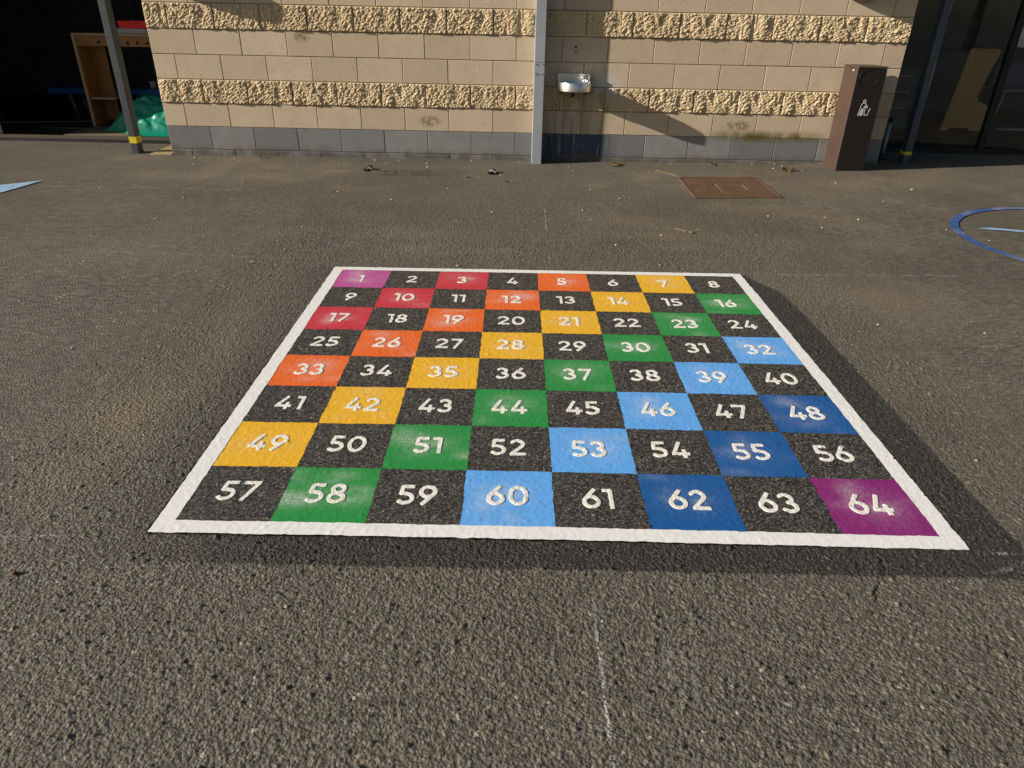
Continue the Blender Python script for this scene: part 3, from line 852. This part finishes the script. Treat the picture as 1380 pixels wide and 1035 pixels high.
def sdf(px, py, strokes):
    d = np.full(px.shape, 9.0)
    for s_ in strokes:
        s_ = [s_[0]]+[q for p_, q in zip(s_, s_[1:]) if math.hypot(q[0]-p_[0], q[1]-p_[1]) > 1e-6]
        for k, (a, b) in enumerate(zip(s_, s_[1:])):
            ax, ay = a; bx, by = b
            dx, dy = bx-ax, by-ay; L2 = dx*dx+dy*dy
            t = ((px-ax)*dx+(py-ay)*dy)/L2
            tc = np.clip(t, 0, 1)
            dd = np.hypot(px-ax-tc*dx, py-ay-tc*dy)-SW/2
            L = math.sqrt(L2)
            closed = s_[0] == s_[-1] or math.hypot(s_[0][0]-s_[-1][0], s_[0][1]-s_[-1][1]) < 1e-6
            if not closed:
                if k == 0: dd = np.maximum(dd, -t*L)
                if k == len(s_)-2: dd = np.maximum(dd, (t-1)*L)
            d = np.minimum(d, dd)
    return d
def number(n_, col, row, parent):
    txt = str(n_); gap = .13
    ws = [GLY[c][0] for c in txt]
    W = sum(ws)+gap*(len(txt)-1)
    Hc = .355; step = .0029/S/Hc
    jx, jy = random.uniform(-.012, .012), random.uniform(-.012, .012)
    j1_ = .66+jy
    gx = np.arange(-.1, W+.1, step); gy = np.arange(-.08, 1.08, step)
    X, Y = np.meshgrid(gx, gy)
    off = 0; st = []
    for c, w in zip(txt, ws):
        st += [[(x+off, y) for x, y in s_] for s_ in GLY[c][1]]; off += w+gap
    # hand-cut edges: slight warp before measuring distance
    wx = .012*(vnoise(X*3+n_, Y*3, 1.6, 2)-.5); wy = .012*(vnoise(X*3, Y*3+n_, 1.6, 2, 5)-.5)
    def fd(x, y): return sdf(x+wx, y+wy, st)
    D = fd(X, Y)
    ny, nx = D.shape
    c = D[:-1, :-1]+D[1:, :-1]+D[:-1, 1:]+D[1:, 1:]
    cell = c < 0
    use = np.zeros(D.shape, int)
    for a in (0, 1):
        for b in (0, 1): use[a:ny-1+a, b:nx-1+b] += cell
    bd = (use > 0) & (use < 4)
    gyv, gxv = np.gradient(D, step)
    gl = np.hypot(gxv, gyv)+1e-6
    mv = np.where(bd, np.clip(D, -step*.8, step*.8), 0)
    Xs = X-mv*gxv/gl; Ys = Y-mv*gyv/gl
    I = col+.487+jx+(Xs-W/2)*Hc*.865; J = row+j1_-Ys*Hc
    x, y = lat(I, J)
    h = samp(HT, x, y)
    z = low(x, y)+h*.40+.0015+.0017
    z = np.where(bd, z-.0002, z)
    idx = -np.ones(D.shape, int); m = use > 0; idx[m] = np.arange(m.sum())
    V = np.stack([x[m], y[m], z[m]], -1)
    cy, cx = np.nonzero(cell)
    F = np.stack([idx[cy, cx], idx[cy, cx+1], idx[cy+1, cx+1], idx[cy+1, cx]], 1)
    # skirt down to the paint below
    E = np.concatenate([F[:, [0, 1]], F[:, [1, 2]], F[:, [2, 3]], F[:, [3, 0]]])
    key = np.sort(E, 1); kk = key[:, 0]*(len(V)+1)+key[:, 1]
    u, inv, cnt = np.unique(kk, return_inverse=True, return_counts=True)
    be = E[cnt[inv.ravel()] == 1]
    lowv = V.copy(); lowv[:, 2] -= .007
    bi = np.unique(be); mp = -np.ones(len(V), int); mp[bi] = len(V)+np.arange(len(bi))
    V2 = np.vstack([V, lowv[bi]])
    nl = len(V2); V2 = np.vstack([V2, V[bi]])          # own rim vertices, so the top keeps a crisp edge
    mt = -np.ones(len(V), int); mt[bi] = nl+np.arange(len(bi))
    side = np.stack([mt[be[:, 1]], mt[be[:, 0]], mp[be[:, 0]], mp[be[:, 1]]], 1)
    me = np_mesh('number', V2, np.vstack([F, side]), M_NUM, smooth=True)
    o = link('number', me, parent)
    o['label'] = 'white painted number %s' % txt
nsq = 0
for row in range(8):
    for col in range(8):
        nsq += 1
        k = COLOR.get(nsq)
        rr = np.random.default_rng(100+nsq)
        bx = [(col+.47+rr.normal(0, .12), row+.45+rr.normal(0, .12), rr.uniform(.15, .3), rr.uniform(.12, .24), rr.uniform(.35, .8)) for _ in range(3)]
        bx += [(col+rr.random(), row+rr.random(), rr.uniform(.12, .3), rr.uniform(.08, .15), rr.uniform(.1, .45)) for _ in range(2)]
        bx += [(col+.48, row+.48, .34, .24, rr.uniform(.2, .45))]
        amp = {'light_blue': .75, 'dark_blue': .55, 'yellow': .7}.get(k, .9)
        def spray(I, J, bx=bx, amp=amp, kk=nsq):
            s_ = 0*I
            for cx, cy, rx, ry, a in bx: s_ = np.maximum(s_, a*np.exp(-((I-cx)/rx)**2-((J-cy)/ry)**2))
            return np.clip(s_*amp*(.35+1.3*sst(vnoise(I+kk, J*1.6, 3.0, 4), .3, .75)), 0, .85)
        if k:
            o = sheet('coloured_square', col, col+1, row, row+1, NB, NB, M_PAINT[k], board, .0015, .48, spray, label='%s painted square' % k.replace('_', ' '))
        else:
            o = sheet('dark_square', col, col+1, row, row+1, NB, NB, M_DARK, board, .0015, .85, (lambda I, J, f=spray: f(I, J)*.35), label='black painted square')
        number(nsq, col, row, o)
w = .2
for (i0, i1, j0, j1, ni, nj) in ((-w, 8+w, -w*.9, 0, 420, 11), (-w, 8+w, 8, 8+w, 420, 11), (-w, 0, 0, 8, 11, 400), (8, 8+w, 0, 8, 11, 400)):
    sheet('border_line', i0, i1, j0, j1, ni, nj, M_WHITE, board, .0024, .36)

# ------------------------------------------------------------------ other painted markings
def ribbon(pts, widths, mat, name, label, cat='playground marking'):
    P = np.array(pts, float)
    n = len(P); k = 9
    T = np.gradient(P, axis=0); T /= np.linalg.norm(T, axis=1)[:, None]
    N = np.stack([-T[:, 1], T[:, 0]], 1)
    w = np.array(widths)[:, None]*np.linspace(-.5, .5, k)[None, :]
    x = P[:, 0][:, None]+N[:, 0][:, None]*w; y = P[:, 1][:, None]+N[:, 1][:, None]*w
    x, y = wobble(x, y)
    z = low(x, y)+.006*1.0+samp(HT, x, y)*.3+.004*(vnoise(x, y, 1.3, 3)-.5)
    at = {'chip': 0*x, 'pit': sst(vnoise(x, y, 40, 3), .55, .8), 'spray': .55*sst(vnoise(x, y, 6, 3, 3), .45, .75)}
    me = np_mesh(name, np.stack([x, y, z], -1).reshape(-1, 3), grid_faces(k, n), mat, at)
    tag(link(name, me), label, cat)
M_RING = paint_material('blue_ring_paint', (.045, .11, .30), spray=.9)
M_LBL = paint_material('pale_blue_line_paint', (.32, .50, .70), spray=.5)
cx, cy, r = 5.225, .86, .985
ribbon([(cx+r*math.cos(a), cy+r*math.sin(a)) for a in np.linspace(.2, 2*math.pi+.2, 400)], [.062]*400, M_RING, 'painted_ring', 'dark blue painted ring on the tarmac at the right edge')
arc = [(4.47+.75*t, 1.205+.06*t-.50*t*t) for t in np.linspace(0, 1, 160)]
ribbon(arc, [.012+.045*min(1, t*8) for t in np.linspace(0, 1, 160)], M_LBL, 'painted_arc', 'pale blue painted curve inside the dark blue ring')
wt = np.linspace(0, 1, 120)
ribbon([(-3.13-.36*t-.25*t*t, 2.23-.95*t) for t in wt], [.006+1.0*t**1.15 for t in wt], M_LBL, 'painted_wedge', 'light blue painted pointed shape on the tarmac at the left edge')

# ------------------------------------------------------------------ loose bits on the ground
def pebble_mesh(seed, s=1.0, mat=None):
    rr = random.Random(seed)
    bm = bmesh.new(); bmesh.ops.create_icosphere(bm, subdivisions=2, radius=1)
    for v in bm.verts:
        f = 1+.25*math.sin(v.co.x*3+seed)+.2*math.sin(v.co.y*4+seed*2)+rr.uniform(-.08, .08)
        v.co = Vector((v.co.x*f, v.co.y*f*.8, v.co.z*.62*f))*s
    me = bpy.data.meshes.new('pebble'); bm.to_mesh(me); bm.free(); me.materials.append(mat); return me
def gz(x, y): return float(low(x, y)+samp(HT, x, y)*.8+.004*(vnoise(x, y, 1.3, 3)-.5))
me = pebble_mesh(3, .0085, M_CLAY)
o = link('clay_stone', me, None, (-.327, -2.545, gz(-.327, -2.545)+.006)); tag(o, 'small reddish clay stone lying alone below the left corner of the number grid', 'stone')
PM = [pebble_mesh(s, 1, M_STONE) for s in (11, 12, 13, 14)]
spots = []
rr = random.Random(5)
for _ in range(34):
    x = rr.uniform(-2.5, 4.0); spots.append((x, 3.58-rr.random()**2*.45, rr.uniform(.004, .010)))
while len(spots) < 100:
    x, y = rr.uniform(-2.6, 4.6), rr.uniform(-3.0, 3.4)
    if -.1 < x < 2.5 and -2.45 < y < .1: continue
    if abs(x-1)*.75 > (y+4.1): continue
    spots.append((x, y, rr.uniform(.0026, .0055)*(1+.22*max(0, y+2.5))))
for i, (x, y, s) in enumerate(spots):
    o = link('stone_chip', PM[i % 4], None, (x, y, gz(x, y)+s*.4)); o.scale = (s, s, s*.8); o.rotation_euler = (0, 0, rr.uniform(0, 6))
    wh = ('lying along the foot of the block wall' if y > 3.1 else 'on the tarmac between the wall and the number grid' if y > .1 else
          'on the tarmac below the number grid' if y < -2.4 else 'on the tarmac left of the number grid' if x < 1 else 'on the tarmac right of the number grid')
    tag(o, 'tiny pale stone chip '+wh, 'stone', 'pale stone chips '+wh)
def leaf(x, y, s, a, label, n=3):
    e = empty('dry_leaf', (x, y, gz(x, y)+.006), a, label=label, cat='leaf')
    r_ = random.Random(int(x*1000))
    for q in range(n):
        bm = bmesh.new(); m_ = 10
        L = s*r_.uniform(.7, 1.1)
        rows = []
        for i in range(m_+1):
            t = i/m_; w_ = L*.30*math.sin(math.pi*t)**.8+.001
            rows.append([bm.verts.new((t*L, k*w_, .02*math.sin(3*t+q)+.35*abs(k)*w_)) for k in (-1, 0, 1)])
        for A, B in zip(rows, rows[1:]):
            for k in (0, 1): bm.faces.new((A[k], A[k+1], B[k+1], B[k]))
        bmesh.ops.rotate(bm, verts=bm.verts, cent=(0, 0, 0), matrix=Matrix.Rotation(r_.uniform(-1.2, 1.2)+q*2, 3, 'Z'))
        bm_obj('blade', bm, M_LEAF, e)
leaf(3.73, 3.22, .10, .3, 'curled dry brown leaf between the iron access cover and the brown bin', 4)
leaf(2.05, 3.42, .08, 1.0, 'dry brown leaf against the wall foot right of the fountain', 3)
leaf(.95, 2.45, .05, 2.0, 'small dry leaf on open tarmac left of the grey casing', 1)
def twig(p0, p1, r, label):
    bm = bmesh.new()
    A, B = Vector((*p0, 0)), Vector((*p1, 0))
    pts = []
    for k in range(9):
        q = A.lerp(B, k/8); q.x += .012*math.sin(k*1.7); q.y += .01*math.cos(k*2.3); q.z = gz(q.x, q.y)+r*1.1
        pts.append(q-A)
    add_tube(bm, pts, [r]*8+[r*.4], 6)
    bm.faces.ensure_lookup_table()
    o = bm_obj('twig', bm, M_TWIG, None, (A.x, A.y, 0)); tag(o, label, 'twig')
leaf(-1.6, 3.50, .05, .4, 'small brown leaf at the wall foot left of the rusty stain', 2)
leaf(3.05, 3.46, .05, 2.4, 'pair of small brown leaves at the wall foot behind the iron access cover', 2)
twig((2.40, 3.18), (2.60, 2.86), .0045, 'thin dry twig by the top left corner of the iron access cover')
twig((2.17, 1.03), (2.30, .93), .005, 'short straw coloured twig on the tarmac above the number grid')
# black rubber stubs in the two pot holes
for (x, y, lab) in ((-.40, 3.0, 'broken black pipe stub sunk in the tarmac at the left end of the rusty stain'), (.80, 2.95, 'broken black pipe stub sunk in the tarmac at the right end of the rusty stain')):
    bm = bmesh.new(); z = lowf(x, y)
    add_tube(bm, [(-.035, .03, -.01), (-.02, .015, .012), (.0, 0, .018), (.03, -.03, .008)], [.02, .026, .024, .012], 8)
    for v in bm.verts: v.co += Vector((random.uniform(-.004, .004), random.uniform(-.004, .004), random.uniform(-.004, .004)))
    o = bm_obj('rubber_stub', bm, M_BLACK, None, (x, y, z)); tag(o, lab, 'pipe stub')

# ------------------------------------------------------------------ things inside the left room
e = empty('wooden_shelf_unit', (-4.27, 5.2, 0), label='orange brown wooden shelf unit with a row of round holes inside the left doorway', cat='shelf unit')
def lb(nm, mat, *a, **k): return box(nm, mat, e, *a, **k)
lb('side_panel', M_WOOD, 0, .03, .02, .42, .0, 1.03)
lb('side_panel_edge', M_WOODE, -.002, .032, 0, .018, .0, 1.05)
lb('back_panel', M_WOOD, .034, .20, .30, .32, .05, .92)
lb('top_shelf', M_WOODE, .034, 1.75, .0, .42, 1.025, 1.05)
lb('lower_shelf', M_WOODE, .034, .34, .02, .30, .32, .34)
bm = bmesh.new()
n = 13; x1 = 1.7; z0_, z1_ = .915, 1.02
# perforated rail: strips between the holes
hr = .018
xs_ = [.30+.115*k for k in range(n)]
prev = .034
outer = [bm.verts.new(v) for v in ((.034, .012, z0_), (x1, .012, z0_), (x1, .012, z1_), (.034, .012, z1_))]
edges = [bm.edges.new((outer[k], outer[(k+1) % 4])) for k in range(4)]
circs = []
for cx_ in xs_:
    cv = [bm.verts.new((cx_+hr*math.cos(2*math.pi*k/12), .012, .955+hr*math.sin(2*math.pi*k/12))) for k in range(12)]
    circs.append(set(cv)); edges += [bm.edges.new((cv[k], cv[(k+1) % 12])) for k in range(12)]
bmesh.ops.triangle_fill(bm, edges=edges, use_beauty=True)
for f in [f for f in bm.faces if any(all(v in c for v in f.verts) for c in circs)]: bm.faces.remove(f)
r_ = bmesh.ops.extrude_face_region(bm, geom=list(bm.faces))
bmesh.ops.translate(bm, verts=[v for v in r_['geom'] if isinstance(v, bmesh.types.BMVert)], vec=(0, .02, 0))
bm_obj('hole_rail', bm, M_WOOD, e)
def tray(nm, mat, loc, w_, d_, h_, label, flare=.02):
    bm = bmesh.new()
    pr = [(-w_/2, -d_/2), (w_/2, -d_/2), (w_/2, d_/2), (-w_/2, d_/2)]
    lv = [(1.0, 0), (1+flare, h_), (1+flare-.03, h_), (.95, .008)]
    rg = [[bm.verts.new((a*s_, b*s_, z_)) for a, b in pr] for s_, z_ in lv]
    for A, B in zip(rg, rg[1:]):
        for k in range(4): bm.faces.new((A[k], A[(k+1) % 4], B[(k+1) % 4], B[k]))
    bm.faces.new(rg[0][::-1]); bm.faces.new(rg[-1])
    o = bm_obj(nm, bm, mat, None, loc); tag(o, label, 'tray'); return o
tray('shallow_tray', M_TRAY, (-3.60, 5.38, 1.052), .48, .30, .055, 'pale grey shallow tray on top of the wooden shelf unit', .06)
o = tray('red_tray', M_RED, (-3.48, 5.36, 1.112), .40, .30, .075, 'bright red plastic tray stacked on the pale grey tray', .05)
box('tray_divider', M_RED, o, -.17, .17, -.004, .004, .01, .06)

e = empty('long_blue_bench', (-5.22, 6.0, 0), label='long low blue topped bench with grey tube legs inside the left room', cat='bench')
box('bench_top', M_BLUEB, e, 0, 2.5, 0, .34, .29, .365, bev=.008)
for x_ in (.25, 1.15, 2.2):
    for y_ in (.04, .30):
        bm = bmesh.new(); add_tube(bm, [(x_, y_, .29), (x_+.05, y_, 0)], .017, 10); bm_obj('leg', bm, M_TUBE, e, smooth=True)
    bm = bmesh.new(); add_tube(bm, [(x_+.035, .04, .09), (x_+.035, .30, .09)], .012, 8); bm_obj('stretcher', bm, M_TUBE, e, smooth=True)
# storage units behind
e = empty('storage_unit', (-4.35, 7.2, 0), label='slate blue storage unit with doors standing behind the blue bench', cat='cupboard')
box('carcass', M_CAB, e, 0, 1.9, .02, .45, 0, .92)
for k in range(3):
    d_ = box('door', M_CAB, e, .02+.63*k, .61+.63*k, 0, .018, .05, .88)
    box('handle', M_TUBE, d_, .25+.63*k, .38+.63*k, -.02, -.002, .76, .775)
o = box('paper_label', M_WOODE, e, .2, .40, -.004, -.0005, .88, .93)
e2 = empty('wall_board', (-6.1, 8.55, .9), label='pale framed board low on the back wall of the left room', cat='board')
box('board_face', M_CAB, e2, 0, 1.0, 0, .02, 0, 1.1); box('board_frame', M_TUBE, e2, -.02, 1.02, -.01, .02, -.04, -.005)
e3 = box('red_box', M_RED, None, -4.02, -3.5, 6.95, 7.15, .0, .62, bev=.02); tag(e3, 'dark red storage box behind the blue bench in the left room', 'box')
box('box_lid', M_RED, e3, -4.03, -3.49, 6.94, 7.16, .622, .66)
# white mug like thing on the bench
bm = bmesh.new(); add_tube(bm, [(0, 0, 0), (0, 0, .09)], [.035, .04], 14); add_tube(bm, [(.04, 0, .02), (.07, 0, .03), (.07, 0, .06), (.04, 0, .075)], .006, 8)
o = bm_obj('white_cup', bm, M_WSIGN, None, (-3.88, 6.15, .366), smooth=True); tag(o, 'small white cup standing on the blue bench', 'cup')

# green tarpaulin heap
def tarp():
    n = 90
    x0, x1, y0, y1 = -4.06, -2.66, 4.56, 5.14
    X, Y = np.meshgrid(np.linspace(x0, x1, n), np.linspace(y0, y1, n))
    u = (X-x0)/(x1-x0); v = (Y-y0)/(y1-y0)
    prof = sst(u, 0, .45)*sst(v, 0, .8)*(1-sst(v, .88, 1.0)*.9)*(1-.9*sst(u, .97, 1))
    prof = np.minimum(prof, sst(u+v*.9, .45, 1.0))
    fold = np.abs(vnoise(X, Y, 3.5, 3)-.5)*.3+np.abs(vnoise(X*.6+Y, Y*1.4, 9, 2, 4)-.5)*.20+np.abs(vnoise(X-Y*.7, Y, 20, 2, 9)-.5)*.07
    Z = prof*(.34+.05*u)+fold*sst(prof, .03, .4)*.55
    Z = np.maximum(Z, .004*0+.003)
    V = np.stack([X, Y, Z], -1).reshape(-1, 3)
    o = link('green_tarpaulin', np_mesh('green_tarpaulin', V, grid_faces(n, n), M_TARP, smooth=True))
    tag(o, 'crumpled green plastic tarpaulin heaped inside the left doorway', 'tarpaulin')
tarp()
o = box('floor_trim', M_ALU, None, -4.84, -4.28, 5.02, 5.06, .0, .012); tag(o, 'thin pale metal trim strip on the dark floor of the left room', 'floor trim')
o = box('sun_patch_sheet', M_SUNPATCH, None, -4.24, -3.4, 4.48, 5.18, .001, .012); tag(o, 'pale sheet painted as a sunlit floor patch in front of the green tarpaulin', 'mat')  # added pale sheet standing for a pool of sunlight on the floor

# ------------------------------------------------------------------ things inside the right room
e = empty('wooden_end_panel', (6.84, 6.2, .03), label='tan plywood shaped end panel of a play unit standing behind the right window', cat='play furniture')
pts = [(0, 0), (.09, 0), (.12, .035), (.36, .035), (.42, 0), (.60, 0), (.565, .32), (.40, .38), (.37, .45), (.385, .52), (.50, 1.0), (.46, 1.02), (.10, 1.02)]
bm = bmesh.new(); add_prism(bm, pts[::-1], 'y', 0, .022); bm_obj('front_panel', bm, M_WOODR, e)
box('cross_shelf', M_WOODR, e, .10, .36, .024, .398, .30, .32); box('cross_shelf', M_WOODR, e, .12, .34, .024, .398, .70, .72)
e = empty('padded_bench_seat', (7.48, 6.4, .03), label='navy padded seat on a grey steel tube frame behind the right window', cat='seat')
box('cushion', M_NAVY, e, 0, 1.6, 0, .45, .56, .86, bev=.04, seg=3)
bm = bmesh.new(); add_tube(bm, [(.2, .05, .50), (1.6, .05, .50)], .02, 10); bm_obj('frame_rail', bm, M_TUBE, e, smooth=True)
bm = bmesh.new(); add_tube(bm, [(.24, .05, .50), (.22, .05, .33), (.19, .05, .15), (.12, .05, .08), (.0, .05, .05)], .018, 10); bm_obj('leg', bm, M_TUBE, e, smooth=True)
bm = bmesh.new(); add_tube(bm, [(.1, -.25, .035), (1.6, -.25, .035)], .022, 10); bm_obj('foot_rail', bm, M_TUBE, e, smooth=True)
bm = bmesh.new(); add_tube(bm, [(1.4, .05, .50), (1.4, .05, .30), (1.4, -.25, .04)], .018, 10); bm_obj('leg', bm, M_TUBE, e, smooth=True)
bm = bmesh.new(); add_tube(bm, [(.06, -.02, .42), (.06, .03, .42)], .12, 20); bm_obj('castor_wheel', bm, M_BLACK, e)
e = empty('book_rack', (5.95, 6.2, .03), label='low dark rack with pale papers inside the right room beside the shaded post', cat='rack')
box('rack_back', M_CAB, e, 0, .45, .1, .13, 0, .75)
for k in range(3):
    s_ = box('shelf', M_CAB, e, 0, .45, -.05, .098, .25+.2*k, .265+.2*k)
    box('paper', M_WOODE, s_, .05+.04*k, .32, -.04, .0, .267+.2*k, .285+.2*k)

# ------------------------------------------------------------------ far side of the playground, seen only as reflections in the glass
M_SHED = simple('pale_rendered_wall', (.52, .50, .44), .85, .2, ns=2, bump=.2)
M_ROOF = simple('grey_roof_sheet', (.10, .11, .12), .7, .3, ns=3)
M_DOORB = simple('blue_shed_door', (.03, .08, .18), .5, .4)
e = empty('pale_outbuilding', (31, -30, 0), label='pale rendered outbuilding across the playground', cat='building')
box('wall', M_SHED, e, 0, 12, -5, 0, -.1, 2.5)
bm = bmesh.new(); add_prism(bm, [(-5.4, 2.5), (.4, 2.5), (-2.5, 3.6)], 'x', -.3, 12.3); bm_obj('roof', bm, M_ROOF, e)
box('door', M_DOORB, e, 3, 4, .002, .05, 0, 2.05)
for k in (5.5, 8.5): box('window', M_ALUD, e, k, k+1.4, .002, .05, .9, 1.9)
M_FOL = simple('dark_hedge_leaf', (.035, .06, .015), .7, .2, ns=8, var=.5)
M_BARK = simple('grey_bark', (.09, .075, .06), .9, .1, ns=10)
def tree(x, y, h, r, seed, label):
    e = empty('broadleaf_tree', (x, y, -.05), label=label, cat='tree')
    rr = np.random.default_rng(seed)
    bm = bmesh.new(); add_tube(bm, [(0, 0, 0), (.1, 0, h*.3), (.0, .1, h*.6), (.2, 0, h*.85)], [.28, .2, .13, .04], 9)
    for k in range(6):
        a = k*1.1; z_ = h*(.35+.07*k)
        add_tube(bm, [(0, 0, z_), (math.cos(a)*r*.4, math.sin(a)*r*.4, z_+h*.12), (math.cos(a)*r*.8, math.sin(a)*r*.8, z_+h*.2)], [.09, .05, .02], 6)
    bm_obj('trunk', bm, M_BARK, e, smooth=True)
    n = 5000
    d = rr.normal(size=(n, 3)); d /= np.linalg.norm(d, axis=1)[:, None]
    cl = rr.normal(size=(26, 3))*np.array([r*.5, r*.5, h*.16])+np.array([0, 0, h*.68])
    c = cl[rr.integers(0, 26, n)]+d*(rr.random((n, 1))**.4)*r*.36
    s_ = .16
    t1 = rr.normal(size=(n, 3)); t1 /= np.linalg.norm(t1, axis=1)[:, None]
    t2 = np.cross(t1, rr.normal(size=(n, 3))); t2 /= np.linalg.norm(t2, axis=1)[:, None]
    V = np.stack([c-t1*s_, c-t2*s_*.5, c+t1*s_, c+t2*s_*.5], 1).reshape(-1, 3)
    link('crown', np_mesh('crown', V, np.arange(4*n).reshape(-1, 4), M_FOL, smooth=False), e)
tree(24, -27, 9, 4.0, 1, 'tall dark tree left of the pale outbuilding across the playground')
tree(18, -30, 8, 3.6, 2, 'rounder dark tree furthest from the pale outbuilding')
tree(43, -26, 10, 4.4, 3, 'large dark tree standing right of the pale outbuilding')
print('done')
